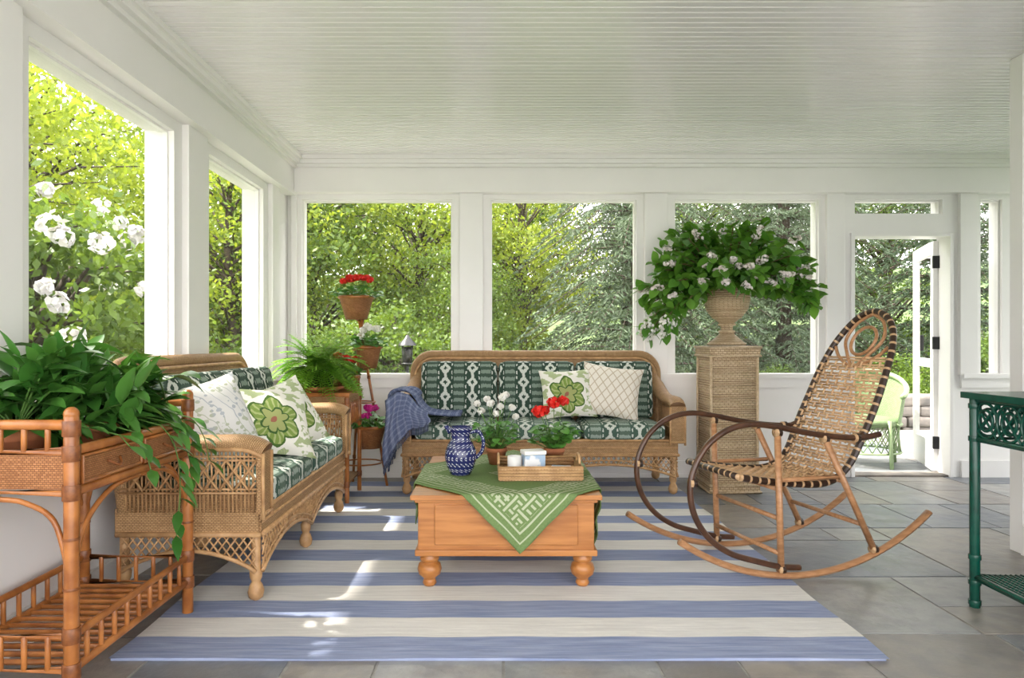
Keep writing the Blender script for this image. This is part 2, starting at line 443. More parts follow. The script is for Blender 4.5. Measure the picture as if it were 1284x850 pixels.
mb.box(XL,5.4,YB-.10,YB+.013,2.405,2.432,WHITE); mb.box(XL,5.4,YB-.13,YB+.014,2.43,2.462,WHITE); mb.box(XL,5.4,YB-.15,YB+.015,2.460,ZC+.008,WHITE)
mb.obj('trim_2')
mb=MB(); mb.box(XL,2.70,YB-.05,YB+.02,.775,.81,WHITE); mb.box(XL,2.70,YB-.02,YB+.01,.70,.776,WHITE)
mb.box(3.62,5.4,YB-.05,YB+.02,.775,.81,WHITE); mb.box(3.62,5.4,YB-.02,YB+.01,.70,.776,WHITE)
mb.obj('trim_3')
mb=MB(); mb.box(XL,2.70,YB-.02,YB+.01,0,.13,WHITE); mb.box(XL,2.70,YB-.028,YB+.009,0,.03,WHITE); mb.box(3.62,5.4,YB-.02,YB+.01,0,.13,WHITE); mb.obj('baseboard_back')
def frame(name,a,b,z0,z1,horizontal=True,w=.035):
    mb=MB()
    if horizontal:
        p,q=YB+.03,YB+.075
        mb.box(a,a+w,p,q,z0,z1,WHITE);mb.box(b-w,b,p,q,z0,z1,WHITE);mb.box(a+w,b-w,p,q,z0,z0+w,WHITE);mb.box(a+w,b-w,p,q,z1-w,z1,WHITE)
        r=(p+q)/2; mb.add([(a+w,r,z0+w),(b-w,r,z0+w),(b-w,r,z1-w),(a+w,r,z1-w)],[(0,1,2,3)],SCREEN,None,False)
    else:
        p,q=XL-.075,XL-.03
        mb.box(p,q,a,a+w,z0,z1,WHITE);mb.box(p,q,b-w,b,z0,z1,WHITE);mb.box(p,q,a+w,b-w,z0,z0+w,WHITE);mb.box(p,q,a+w,b-w,z1-w,z1,WHITE)
        r=(p+q)/2; mb.add([(r,a+w,z0+w),(r,b-w,z0+w),(r,b-w,z1-w),(r,a+w,z1-w)],[(0,1,2,3)],SCREEN,None,False)
    mb.obj(name)
frame('window_1',-1.544,-.3625,.80,2.175,w=.012);frame('window_2',-.0625,1.081,.80,2.175,w=.012);frame('window_3',1.381,2.5125,.80,2.175,w=.012)
frame('window_4',2.794,3.481,2.06,2.175,w=.01);frame('window_5',3.78,3.95,.80,2.175,w=.012)
mb=MB(); X0,X1=XL-.15,XL
mb.box(X0,X1,YN,YB,0,.80,WALLW); mb.box(X0,X1,YN,YB,2.13,ZC+.01,WALLW)
for a,b in ((YN,-1.1),(.2,.5),(1.98,2.437),(3.53,3.955),(4.87,YB)): mb.box(X0,X1,a,b,.80,2.13,WALLW)
mb.obj('wall_left')
frame('window_6',2.437,3.53,.80,2.13,False,.012);frame('window_7',3.955,4.87,.80,2.13,False,.012);frame('window_8',.5,1.98,.80,2.13,False,.02);frame('window_9',-1.1,.2,.80,2.13,False,.02)
mb=MB()
for a,b in ((2.06,2.36),(3.62,3.86),(4.97,5.13),(.27,.43)): mb.box(XL-.01,XL+.035,a,b,.80,2.215,WHITE)
mb.obj('trim_4',B)
mb=MB(); mb.box(XL-.01,XL+.07,YN,YB-.07,2.2,2.44,WHITE); mb.box(XL-.011,XL+.085,YN,YB-.085,2.19,2.215,WHITE)
mb.box(XL-.012,XL+.10,YN,YB-.1,2.405,2.432,WHITE);mb.box(XL-.013,XL+.13,YN,YB-.13,2.43,2.462,WHITE);mb.box(XL-.014,XL+.15,YN,YB-.15,2.460,ZC+.008,WHITE)
mb.obj('trim_5')
mb=MB(); mb.box(XL-.02,XL+.04,YN,YB-.05,.775,.81,WHITE); mb.obj('trim_6')
mb=MB(); mb.box(XL-.01,XL+.02,YN,YB-.03,0,.13,WHITE); mb.obj('baseboard_left')
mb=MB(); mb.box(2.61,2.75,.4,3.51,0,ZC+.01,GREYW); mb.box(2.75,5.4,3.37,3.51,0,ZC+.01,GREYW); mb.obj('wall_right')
mb=MB(); mb.box(2.60,2.76,3.44,3.53,0,ZC,WHITE); mb.obj('trim_7',B)
mb=MB(); mb.box(2.59,2.615,.4,3.44,0,.15,WHITE); mb.obj('baseboard_right')
# door: frame + open screen door leaf
mb=MB(); 
mb.box(2.757,2.786,YB-.02,YB+.15,0,1.909,WHITE); mb.box(3.53,3.559,YB-.02,YB+.15,0,1.909,WHITE); mb.box(2.786,3.53,YB-.02,YB+.15,1.885,1.909,WHITE)
mb.box(2.786,3.53,YB,YB+.15,-.01,.015,STONE)
mb.M=T(3.53,YB+.13,0)@rotz(math.radians(70))
W=.74
mb.box(0,.09,0,.035,.02,1.87,WHITE);mb.box(W-.09,W,0,.035,.02,1.87,WHITE);mb.box(.09,W-.09,0,.035,.02,.25,WHITE);mb.box(.09,W-.09,0,.035,1.77,1.87,WHITE);mb.box(.09,W-.09,0,.035,.85,.92,WHITE)
for z in (.2,1.0,1.65): mb.box(-.015,.01,-.012,.04,z,z+.1,BLACK)
mb.box(W-.06,W-.03,-.04,.0,.98,1.12,BLACK)
mb.obj('door_1',.003)

# ------------------------------------------------------------ rug
mb=MB(); 
mb.grid(lambda a,b:(-1.286+2.572*a+.006*math.sin(b*23),2.284+2.92*b+.006*math.sin(a*17),.012+.0015*math.sin(a*40)*math.sin(b*31)),60,60,RUG)
mb.box(-1.28,1.28,2.29,5.198,.001,.0105,RUG); mb.obj('striped_area_rug')
RZ=.013

# ------------------------------------------------------------ settee
def lattice(mb,f,w,zt,zb,step,r,m):
    n=int((w+.6)/step)
    for sg in (1,-1):
        for k in range(-n,n+n):
            pts=[]
            for i in range(25):
                z=zt-(zt-.04)*i/24; a=k*step+sg*(zt-z)*.75
                if 0<=a<=w and z>=zb(a)-.001: pts.append(f(a,z))
            if len(pts)>1: mb.tube([pts[0],pts[len(pts)//2],pts[-1]],r,m,5)
def settee(name,W,M,ns=2,D=.64):
    mb=MB(); mb.M=M; h=W/2
    leg=[(.012,0),(.028,.012),(.033,.035),(.026,.06),(.017,.075),(.024,.09),(.026,.115),(.019,.13),(.019,.34)]
    for x in (-h+.05,h-.05,0):
        for y in (.05,D-.06): mb.lathe(leg,(x,y,0),WICKS,12)
    mb.box(-h+.03,h-.03,.02,.045,.27,.37,WICK); mb.box(-h+.03,h-.03,D-.05,D-.03,.27,.37,WICK)
    mb.box(-h+.02,-h+.04,.03,D-.04,.27,.37,WICK); mb.box(h-.04,h-.02,.03,D-.04,.27,.37,WICK)
    mb.box(-h+.04,h-.04,.04,D-.05,.345,.365,WICK)
    for z in (.27,.32,.37): mb.tube([(-h+.03,.02,z),(h-.03,.02,z)],.011 if z!=.32 else .006,WICKS,8); 
    for sx in (-1,1): mb.tube([(sx*(h-.02),.02,.27),(sx*(h-.02),D-.04,.27)],.011,WICKS,8)
    Wf=W-.08; seg=2
    zb=lambda a:.12+.085*abs(math.sin(PI*seg*a/Wf))**.8
    lattice(mb,lambda a,z:(-h+.04+a,.022,z),Wf,.27,zb,.034,.0042,WICKS)
    mb.tube([(-h+.04+a,.02,zb(a)) for a in np.linspace(0,Wf,41)],.009,WICKS,6)
    mb.tube([(-h+.04+a,.018,zb(a)+.03) for a in np.linspace(.03,Wf-.03,41)],.005,WICKS,6)
    Ws=D-.1; zs=lambda a:.12+.085*max(0,math.sin(PI*a/Ws))**.8
    for sx in (-1,1):
        lattice(mb,lambda a,z:(sx*(h-.022),.04+a,z),Ws,.27,zs,.034,.0042,WICKS)
        mb.tube([(sx*(h-.02),.04+a,zs(max(0,a))) for a in np.linspace(0,Ws-.001,20)],.009,WICKS,6)
    for sx in (-1,1):
        xo=sx*(h-.03)
        path=smooth_path([(xo,.0,.605),(xo,.08,.635),(xo,.28,.635),(xo,.45,.655),(sx*(h-.05),.57,.73),(sx*(h-.10),.63,.84)],6)
        mb.tube(path,[.055]*(len(path)-8)+[.055-.003*i for i in range(8)],WICK,14,flat=.62)
        mb.tube([p+np.array([sx*.045,0,-.02]) for p in path[:-8]],.010,WICKS,6)
        mb.box(xo-.05,xo+.05,.0,.022,.36,.61,WICK)
        for e in (-.05,.05): mb.tube([(xo+e,-.002,.34),(xo+e,-.002,.60)],.008,WICKS,6)
        mb.tube([(xo-.05,-.002,.36),(xo+.05,-.002,.36)],.008,WICKS,6)
        mb.box(xo-.006,xo+.006,.02,D-.05,.37,.44,WICK)
        for i in range(34):
            y=.03+i*(D-.10)/33; mb.tube([(xo+sx*.02,y,.36),(xo+sx*.03,y,.62)],.004,WICKS,5)
        for zz in (.44,.455,.57,.585): mb.tube([(xo+sx*.028,.02,zz),(xo+sx*.028,D-.06,zz)],.005,WICKS,5)
        lattice(mb,lambda a,z:(xo+sx*.034,.03+a,z+.30),D-.12,.27,lambda a:.15,.06,.006,WICKS)
    bz0,bz1=.36,.95; bw=h-.03
    def back_y(z): return D-.09+(z-bz0)*.13
    cr=.14
    def outline(x):
        e=abs(x)-(bw-cr)
        return bz1 if e<=0 else bz1-cr+math.sqrt(max(0,cr*cr-e*e))
    for off in (0,.035):
        mb.grid(lambda a,b:((2*a-1)*bw,back_y(bz0+(outline((2*a-1)*bw)-bz0)*b)+off,bz0+(outline((2*a-1)*bw)-bz0)*b),40,10,WICK,lambda a,b:((2*a-1)*bw,.6*b))
    pts=[(-bw,z) for z in np.linspace(bz0,bz1-cr,6)]+[(-bw+cr-cr*math.cos(t),bz1-cr+cr*math.sin(t)) for t in np.linspace(.2,PI/2,7)]
    pts=pts+[(-x,z) for x,z in reversed(pts)]
    mb.tube([(x,back_y(z)+.017,z) for x,z in pts],.030,WICK,12)
    mb.tube([(x*.985,back_y(z)-.012,z-.03 if z>.8 else z) for x,z in pts],.010,WICKS,8)
    iw=(W-.20); base=mb.M
    for i in range(ns):
        w=iw/ns-.006; cx=-iw/2+iw/ns*(i+.5)
        mb.M=base@T(cx,D/2-.05,.425); mb.cushion(w,D-.10,.115,PLAIDS,.04,.015)
        mb.M=base@T(cx,D-.175,.685)@Matrix.Rotation(math.radians(82),4,'X'); mb.cushion(w,.43,.12,PLAID,.045,.028)
    mb.M=base
    return mb.obj(name)
settee('wicker_settee',1.93,T(.285,4.72,RZ),3)
settee('wicker_settee',1.55,T(-.93,3.53,RZ)@rotz(math.radians(90)),2)

def put_pillow(name,w,h,t,m,x,y,z,yaw,tilt,roll=0):
    mb=MB(); mb.M=T(x,y,z)@rotz(math.radians(yaw))@Matrix.Rotation(math.radians(90-tilt),4,'X')@rotz(math.radians(roll))
    mb.pillow(w,h,t,m); return mb.obj(name)
put_pillow('throw_pillow',.40,.37,.15,FLOWP,.50,5.01,.685,0,20,3)
put_pillow('throw_pillow',.44,.40,.15,LATP,.81,5.01,.70,-6,20,-8)
put_pillow('throw_pillow',.42,.40,.16,LEAFP,-1.25,3.04,.70,62,20,10)
put_pillow('throw_pillow',.44,.38,.15,FLOWP,-1.12,3.40,.66,48,34,-10)
put_pillow('throw_pillow',.42,.40,.15,FLOWP,-1.14,3.72,.655,55,28,14)

# blue blanket draped over the settee arm, front corner hanging, tail on the seat
mb=MB()
pp=smooth_path([(-.765,0,.20),(-.76,0,.38),(-.75,0,.55),(-.725,0,.69),(-.65,0,.724),(-.58,0,.695),(-.54,0,.62),(-.48,0,.565),(-.38,0,.548),(-.26,0,.545)],5)
def fb(a,b):
    i=min(a*(len(pp)-1),len(pp)-1.001); k=int(i); p=pp[k]*(1-i+k)+pp[k+1]*(i-k)
    fold=.013*math.sin(b*17+a*5)+.006*math.sin(b*41+2)
    y=4.705+.34*b+(.10*max(0,a-.55))*(1-b)
    return (p[0]-fold*(1 if a<.6 else 0),y,p[2]+(abs(fold)*1.2 if a>.3 else 0)+(.06*b*(1-a/.3) if a<.3 else 0))
mb.grid(fb,44,30,BLUET,lambda a,b:(a*1.0,b*.4))
def fb2(a,b):
    top=np.interp(a,[0,.25,.5,.75,1],[.66,.722,.70,.62,.575])
    hang=np.interp(a,[0,.3,.6,1],[.44,.33,.19,.07])
    f=.016*math.sin(a*19+b*1.5)*(.35+b)
    return (-.765+.30*a+.012*math.sin(b*6+a*4),4.702-.014-abs(f)-.02*min(1,b*4),top-hang*b)
mb.grid(fb2,34,24,BLUET,lambda a,b:(a*.34,b*.4))
for j in range(30):
    p=fb(0,j/29); mb.tube([p,(p[0]-.004,p[1],p[2]-.05)],.003,BLUET,4)
    p=fb2(j/29,1); mb.tube([p,(p[0],p[1]-.003,p[2]-.045)],.003,BLUET,4)
o=mb.obj('blue_throw_blanket'); md=o.modifiers.new('s','SOLIDIFY'); md.thickness=.006

# ------------------------------------------------------------ coffee table chest
mb=MB(); x0,x1,y0,y1=-.34,.405,2.93,3.88; mb.M=T(0,0,RZ)
foot=[(.0,0),(.022,0),(.030,.012),(.026,.024),(.024,.032),(.046,.05),(.052,.072),(.046,.094),(.030,.103),(.040,.110),(.042,.122),(.036,.13),(.036,.145)]
for x in (x0+.045,x1-.045):
    for y in (y0+.045,y1-.045): mb.lathe(foot,(x,y,0),PINE,24)
mb.box(x0,x1,y0,y1,.14,.375,PINE)
mb.box(x0-.012,x1+.012,y0-.012,y1+.012,.139,.165,PINE)
mb.box(x0+.07,x1-.07,y0-.009,y0+.01,.185,.355,PINE)
mb.box(x0-.03,x1+.03,y0-.03,y1+.03,.378,.40,PINE); mb.box(x0-.013,x1+.013,y0-.013,y1+.013,.364,.379,PINE)
mb.obj('pine_coffee_table',.004)
TT=.40+RZ
mb=MB(); hs=.50; cx,cy=.09,3.36; ex0,ex1,ey0,ey1=x0-.034,x1+.034,y0-.034,y1+.034
def drape(a,b):
    p=(2*a-1)*hs;q=(2*b-1)*hs
    X=cx+(p-q)*.7071; Y=cy+(p+q)*.7071; Z=TT+.004; o=0
    if Y<ey0: o=ey0-Y; Y=ey0-.004-.03*o+.008*math.sin(X*40)*min(1,o*8); Z-=o
    if X<ex0: o2=ex0-X; X=ex0-.004-.05*o2+.008*math.sin(Y*35)*min(1,o2*8); Z-=o2
    if X>ex1: o2=X-ex1; X=ex1+.004+.05*o2+.008*math.sin(Y*35)*min(1,o2*8); Z-=o2
    Z=max(Z,.03)
    return (X,Y,Z+.002*math.sin(p*30)*math.sin(q*27) if o==0 else Z)
mb.grid(drape,110,110,THROW,lambda a,b:((2*a-1)*hs,(2*b-1)*hs))
o=mb.obj('green_throw_cloth'); md=o.modifiers.new('s','SOLIDIFY'); md.thickness=.005; md.offset=1
TT+=.010

# pitcher
mb=MB(); c=(-.18,3.31,TT)
mb.lathe([(.0,0),(.045,0),(.05,.006),(.066,.04),(.076,.08),(.074,.115),(.058,.15),(.046,.17),(.046,.19),(.054,.215),(.060,.228),(.056,.228),(.042,.19),(.05,.15),(.06,.1),(.0,.02)],c,PITCH,32)
mb.tube(smooth_path([(c[0]+.046,c[1],c[2]+.20),(c[0]+.085,c[1],c[2]+.205),(c[0]+.108,c[1],c[2]+.16),(c[0]+.10,c[1],c[2]+.11),(c[0]+.072,c[1],c[2]+.08)],6),.009,PITCH,10)
mb.tube([(c[0]-.045,c[1],c[2]+.205),(c[0]-.075,c[1],c[2]+.234)],[.02,.008],PITCH,10)
mb.obj('blue_white_pitcher')

# tray with small box, cup and napkins
mb=MB(); mb.M=T(.19,3.30,TT)@rotz(.02)
a,b=.19,.15
mb.box(-a,a,-b,b,0,.008,WICK)
for z in (.012,.028,.044,.060):
    mb.tube([(-a,-b,z),(a,-b,z),(a,b,z),(-a,b,z)],.007,WICKS,8,closed=True)
mb.box(-a,a,-b-.003,-b+.003,.005,.06,WICK);mb.box(-a,a,b-.003,b+.003,.005,.06,WICK);mb.box(-a-.003,-a+.003,-b,b,.005,.06,WICK);mb.box(a-.003,a+.003,-b,b,.005,.06,WICK)
for sx in (-1,1): mb.tube(smooth_path([(sx*a,-.05,.06),(sx*a,-.035,.095),(sx*a,.035,.095),(sx*a,.05,.06)],5),.006,WICKS,8)
mb.obj('wicker_tray')
mb=MB(); mb.M=T(.29,3.25,TT+.012)@rotz(-.2)
mb.box(-.05,.05,-.05,.05,0,.02,GLAZEW); mb.box(-.045,.045,-.045,.045,.021,.035,BOOK)
mb.obj('folded_napkin_stack',.002)
mb=MB(); mb.M=T(.165,3.29,TT+.012)@rotz(.25)
mb.box(-.05,.05,-.035,.035,0,.088,BOOK); mb.box(-.054,.054,-.039,.039,.089,.108,GLAZEW); mb.obj('lidded_keepsake_box',.003)
mb=MB(); mb.lathe([(0,0),(.026,0),(.031,.006),(.033,.085),(.030,.085),(.028,.07),(0,.065)],(.075,3.27,TT+.010),GLAZEW,24); mb.obj('white_cup')

# ------------------------------------------------------------ plants
def pot(mb,c,r,h,m=None):
    m=m or TERRA
    mb.lathe([(0,0),(r*.68,0),(r*.92,h*.75),(r,h*.76),(r,h),(r*.9,h),(r*.88,h*.86),(0,h*.86)],c,m,24)
    mb.lathe([(0,h*.88),(r*.88,h*.88)],c,SOIL,16)
def geranium(mb,c,R,H,fl,flm,n=60,ls=.05):
    c=np.array(c,float)
    for i in range(n):
        a=random.uniform(0,2*PI); rr=R*math.sqrt(random.random()); z=H*(.25+.6*random.random())*(1-.35*rr/R)
        p=c+np.array([rr*math.cos(a),rr*math.sin(a),z])
        mb.tube([c+np.array([rr*.2*math.cos(a),rr*.2*math.sin(a),0]),p],.0018,STEM,4,cap=False)
        d=np.array([math.cos(a),math.sin(a),random.uniform(-.2,.7)])
        mb.leaf(p-d*ls*.3,d,ls*random.uniform(.8,1.2),ls*random.uniform(.9,1.2),LF_G,.5,4,.2,np.random.randn(3)*.25,.6)
    for (dx,dy,dz,r) in fl:
        q=c+np.array([dx,dy,dz]); mb.tube([c,c+np.array([dx*.6,dy*.6,dz*.6]),q],.002,STEM,5)
        mb.petals(q,r,flm,int(30+r*1500),max(.008,r*.34))
mb=MB(); c=(-.01,3.60,TT); pot(mb,c,.055,.085)
geranium(mb,(c[0],c[1],TT+.075),.12,.24,[(-.03,0,.24,.02),(.03,.02,.27,.02),(.08,-.02,.22,.018),(-.08,0,.20,.018),(0,-.04,.19,.016),(.05,.04,.28,.018),(-.05,.03,.26,.016),(.10,.0,.17,.015),(-.10,-.02,.24,.015),(.02,-.06,.23,.016)],FL_W,85,.042)
mb.obj('white_flower_pot_plant')
mb=MB(); c=(.29,3.60,TT); pot(mb,c,.055,.085)
geranium(mb,(c[0],c[1],TT+.075),.12,.20,[(-.08,-.03,.20,.034),(-.005,-.03,.245,.032),(.05,.02,.25,.028),(-.05,.03,.20,.028)],FL_R,85,.05)
mb.obj('red_geranium_pot_plant')

# fern side table
mb=MB(); mb.M=T(-1.19,4.69,RZ); w,d=.21,.20
for sx in (-1,1):
    for sy in (-1,1):
        mb.tube([(sx*w,sy*d,0),(sx*w,sy*d,.69)],.015,RATTAN,10)
        for z in (.12,.5,.66): mb.tube([(sx*w,sy*d,z-.02),(sx*w,sy*d,z+.02)],.018,RATD,10)
        mb.tube(smooth_path([(sx*w,sy*d,.42),(sx*(w-.05),sy*d,.56),(sx*.06,sy*d,.62),(0,sy*d,.62)],5),.007,RATTAN,8)
        mb.tube(smooth_path([(sx*w,sy*d,.42),(sx*w,sy*(d-.05),.56),(sx*w,sy*.06,.62),(sx*w,0,.62)],5),.007,RATTAN,8)
for z in (.12,.50,.64):
    mb.tube([(-w,-d,z),(w,-d,z),(w,d,z),(-w,d,z)],.010,RATTAN,8,closed=True)
mb.box(-w-.02,w+.02,-d-.02,d+.02,.69,.715,RATTAN); mb.box(-w,w,-d,d,.115,.13,WICK); mb.box(-w+.01,w-.01,-d-.004,-d+.004,.645,.69,WICK); mb.box(w-.004,w+.004,-d,d,.645,.69,WICK)
for i in range(9): 
    x=-w+.02+i*(2*w-.04)/8; mb.tube([(x,-d,.50),(x,-d,.64)],.005,RATTAN,6); mb.tube([(w,x,.50),(w,x,.64)],.005,RATTAN,6)
mb.obj('rattan_side_table',.003)
mb=MB(); c=(-1.20,4.64,.716+RZ)
mb.lathe([(0,0),(.12,.0),(.165,.02),(.17,.035),(.16,.035),(.115,.012),(0,.012)],c,TERRA,28)
mb.lathe([(0,.012),(.085,.012),(.11,.13),(.12,.14),(.12,.15),(.105,.15),(0,.14)],c,BLACK,24)
top=np.array([c[0],c[1],c[2]+.14])
for i in range(130):
    a=2*PI*(i*.618034%1)+random.uniform(-.1,.1); el=random.uniform(.1,1.3); L=random.uniform(.26,.37)
    if math.sin(a)>.4: L*=.8
    d=np.array([math.cos(a)*math.cos(el),math.sin(a)*math.cos(el),math.sin(el)]); p=top+np.random.randn(3)*.02; pts=[p.copy()]
    n=16
    for k in range(n):
        d=unit(d+np.array([0,0,-1.35/n*(1.25-.2*el)])); p=p+d*L/n; p[0]=max(p[0],-1.57); pts.append(p.copy())
        s_=unit(np.cross(d,[0,0,1.])+1e-6); ll=.056*math.sin(PI*min(1,(k+2)/(n+1.5)))**.7+.010
        for sg in (-1,1): mb.leaf(p,s_*sg+d*.3,ll,.024,LF_F,.15,2,.1)
    mb.tube(pts[::3]+[pts[-1]],.0018,LF_F,4,cap=False)
mb.obj('potted_fern')

# tiered plant stand
mb=MB(); c=np.array([-1.0,5.06,0]); 
for k in range(3):
    a=PI/2+k*2*PI/3+.5
    foot_=c+np.array([.19*math.cos(a),.16*math.sin(a),.005]); top_=c+np.array([-.035*math.cos(a),-.035*math.sin(a),1.33])
    mb.tube([foot_,top_],.010,RATTAN,8)
    for z in (.2,.5,.8,1.05):
        t=z/1.33; p=foot_*(1-t)+top_*t; mb.tube([p-np.array([0,0,.012]),p+np.array([0,0,.012])],.013,RATD,8)
for z,r in ((.18,.15),(.62,.10),(1.0,.06)):
    mb.tube([c+np.array([r*math.cos(t),r*.9*math.sin(t),z]) for t in np.linspace(0,2*PI,20,endpoint=False)],.006,RATTAN,6,closed=True)
bk=[(c+np.array([-.03,-.03,1.22]),.125,.16,FL_R),(c+np.array([.07,-.10,.87]),.095,.15,FL_W),(c+np.array([-.10,-.08,.66]),.10,.15,FL_R),(c+np.array([.09,-.10,.30]),.105,.15,FL_M)]
for p,r,h,fm in bk:
    mb.tube([p,np.array([c[0],c[1],p[2]-.02])],.008,RATTAN,6)
    mb.lathe([(0,0),(r*.62,0),(r*.75,h*.4),(r*.95,h*.92),(r,h),(r*.9,h),(r*.8,h*.85),(0,h*.85)],p,BASK,24)
    mb.lathe([(r,h-.012),(r+.01,h),(r,h+.012),(r-.012,h)],p,RATTAN,24)
mb.obj('tiered_plant_stand')
for i,(p,r,h,fm) in enumerate(bk):
    mb=MB(); q=p+np.array([0,0,h*.85])
    k=.9 if i else 1.2
    fl=[(random.uniform(-.09,.09)*k,random.uniform(-.08,.03),random.uniform(.10,.18),random.uniform(.022,.03)) for _ in range(8 if i==0 else 5)]
    geranium(mb,q,.15*k,.15,fl,fm,75,.05)
    mb.obj(['red_geranium','white_geranium','red_geranium','magenta_geranium'][i])

# ------------------------------------------------------------ pedestal + urn + lilac arrangement
mb=MB(); px,py=1.645,5.0
def sqring(hw,z): return [(px-hw,py-hw,z),(px+hw,py-hw,z),(px+hw,py+hw,z),(px-hw,py+hw,z)]
def sqbox(h0,z0,h1,z1,m=WICKP):
    A=sqring(h0,z0);Bq=sqring(h1,z1)
    for i in range(4):
        j=(i+1)%4; mb.add([A[i],A[j],Bq[j],Bq[i]],[(0,1,2,3)],m,[(0,z0),(2*h0,z0),(2*h1,z1),(0,z1)],False)
sqbox(.175,0,.175,.05); sqbox(.175,.05,.16,.07); sqbox(.16,.07,.158,.93); sqbox(.158,.93,.175,.96); sqbox(.175,.96,.178,1.02)
mb.add(sqring(.178,1.02),[(0,1,2,3)],WICKP,[(0,0),(.4,0),(.4,.4),(0,.4)],False)
for hw,z in ((.178,.06),(.178,.96),(.182,1.02),(.18,.012)): mb.tube(sqring(hw,z),.009,PALES,8,closed=True)
for i in range(48):
    z=.08+i*.0178; mb.tube(sqring(.1605,z),.0045,PALES,5,closed=True)
for sx in (-1,1):
    for sy in (-1,1): mb.tube([(px+sx*.162,py+sy*.162,.06),(px+sx*.162,py+sy*.162,.95)],.010,PALES,8)
mb.obj('woven_pedestal')
mb=MB(); c=(px,py,1.032)
up=[(0,0),(.12,0),(.125,.02),(.10,.04),(.055,.08),(.04,.12),(.05,.16),(.10,.20),(.145,.26),(.16,.33),(.155,.40),(.15,.43),(.175,.455),(.17,.47),(.15,.46),(.13,.40),(0,.40)]
mb.lathe(up,c,WICKP,36)
def ring(r,z,rr=.005): mb.tube([(c[0]+r*math.cos(t),c[1]+r*math.sin(t),c[2]+z) for t in np.linspace(0,2*PI,28,endpoint=False)],rr,PALES,6,closed=True)
for r,z in ((.055,.15),(.176,.46),(.127,.012),(.05,.10)): ring(r,z,.009)
for k in range(14):
    z=.20+k*.0165; r=np.interp(z,[p[1] for p in up[6:12]],[p[0] for p in up[6:12]]); ring(float(r)+.001,z,.0045)
mb.obj('woven_urn')
mb=MB(); o0=np.array([px,py,1.51])
def branch(d,L,droop,lilac=None,lr=.032,ls=.105):
    d=unit(d); p=o0+np.array([d[0],d[1],0])*.06+np.array([0,0,-.06]); pts=[p.copy()]; n=10
    for k in range(n):
        d=unit(d+np.array([0,0,-droop/n])); p=p+d*L/n; p[1]=min(p[1],5.27)
        pts.append(p.copy())
        if k>=2:
            for q in range(3):
                ld=unit(d*.6+np.random.randn(3)*.7); 
                if p[1]>5.15: ld[1]=-abs(ld[1])
                mb.leaf(p,ld,ls*random.uniform(.6,1.1),ls*.66,LF_D,.4,4,.2,np.random.randn(3)*.5,.8)
    mb.tube(pts,.004,TWIG,5)
    if lilac:
        for k in range(5): 
            q=p+d*(.015*k-.03); q[1]=min(q[1],5.29); mb.petals(q,lr*(1-.09*k),lilac,12,.011)
for i in range(92):
    a=2*PI*(i*.618034%1); el=random.uniform(.08,1.25)
    d=np.array([math.cos(a)*math.cos(el)*1.25,math.sin(a)*math.cos(el)*.6,math.sin(el)])
    branch(d,random.uniform(.42,.58)*(1-.10*el),random.uniform(.3,.8),lilac=(FL_L if i%5<2 and (a>PI or el>.9) else None))
for i in range(9):
    branch((-1,random.uniform(-.5,.1),random.uniform(.0,.22)),random.uniform(.52,.64),1.3,lilac=FL_W,lr=.048)
for i in range(14):
    branch((random.uniform(-.9,.9),-1,random.uniform(.2,1.2)),random.uniform(.34,.50),.6,lilac=FL_L,lr=.034)
for i in range(8):
    branch((1,random.uniform(-.5,.1),random.uniform(.15,.5)),random.uniform(.5,.58),.8,lilac=(FL_W if i%3==0 else None))
mb.obj('lilac_arrangement')

# ------------------------------------------------------------ left rattan console
mb=MB(); ax0,ax1,ay0,ay1=-1.60,-1.20,1.95,2.68
for x in (ax0,ax1):
    for y in (ay0,ay1):
        mb.tube([(x,y,0),(x,y,.845)],.020,RATTAN,12); mb.sphere((x,y,.85),.021,RATTAN,8)
        for z in (.13,.23,.63,.74,.81): mb.tube([(x,y,z-.022),(x,y,z+.022)],.024,RATD,12)
        for z in (.36,.5): mb.tube([(x,y,z-.004),(x,y,z+.004)],.022,RATD,12)
R4=lambda z,e=0:[(ax0-e,ay0-e,z),(ax1+e,ay0-e,z),(ax1+e,ay1+e,z),(ax0-e,ay1+e,z)]
for z,r in ((.13,.013),(.225,.012),(.63,.015),(.745,.015)): mb.tube(R4(z),r,RATTAN,10,closed=True)
for y in (ay0,ay1): mb.tube([(ax0,y,.82),(ax1,y,.82)],.015,RATTAN,10)
mb.tube([(ax0,ay0,.82),(ax0,ay1,.82)],.015,RATTAN,10)
mb.box(ax0,ax1,ay0-.008,ay0+.008,.64,.735,BASK);mb.box(ax0,ax1,ay1-.008,ay1+.008,.64,.735,BASK);mb.box(ax0-.008,ax0+.008,ay0,ay1,.64,.735,BASK)
mb.box(ax1-.01,ax1+.004,ay0,ay1,.64,.735,RATTAN)
for a,b in ((ay0+.03,(ay0+ay1)/2-.012),((ay0+ay1)/2+.012,ay1-.03)):
    mb.box(ax1+.004,ax1+.012,a,b,.652,.726,BASK); mb.tube([(ax1+.012,a,.652),(ax1+.012,b,.652),(ax1+.012,b,.726),(ax1+.012,a,.726)],.006,RATTAN,6,closed=True)
    mb.tube(smooth_path([(ax1+.015,(a+b)/2-.035,.695),(ax1+.035,(a+b)/2,.675),(ax1+.015,(a+b)/2+.035,.695)],5),.005,RATD,6)
mb.box(ax0,ax1,ay0,ay1,.645,.66,WICK)
for i in range(1,6):
    x=ax0+(ax1-ax0)*i/6
    for y in (ay0,ay1): mb.tube([(x,y,.745),(x,y,.82)],.008,RATTAN,8); mb.tube([(x,y,.13),(x,y,.225)],.008,RATTAN,8)
for i in range(1,10):
    y=ay0+(ay1-ay0)*i/10
    for x in (ax0,ax1): mb.tube([(x,y,.13),(x,y,.225)],.008,RATTAN,8)
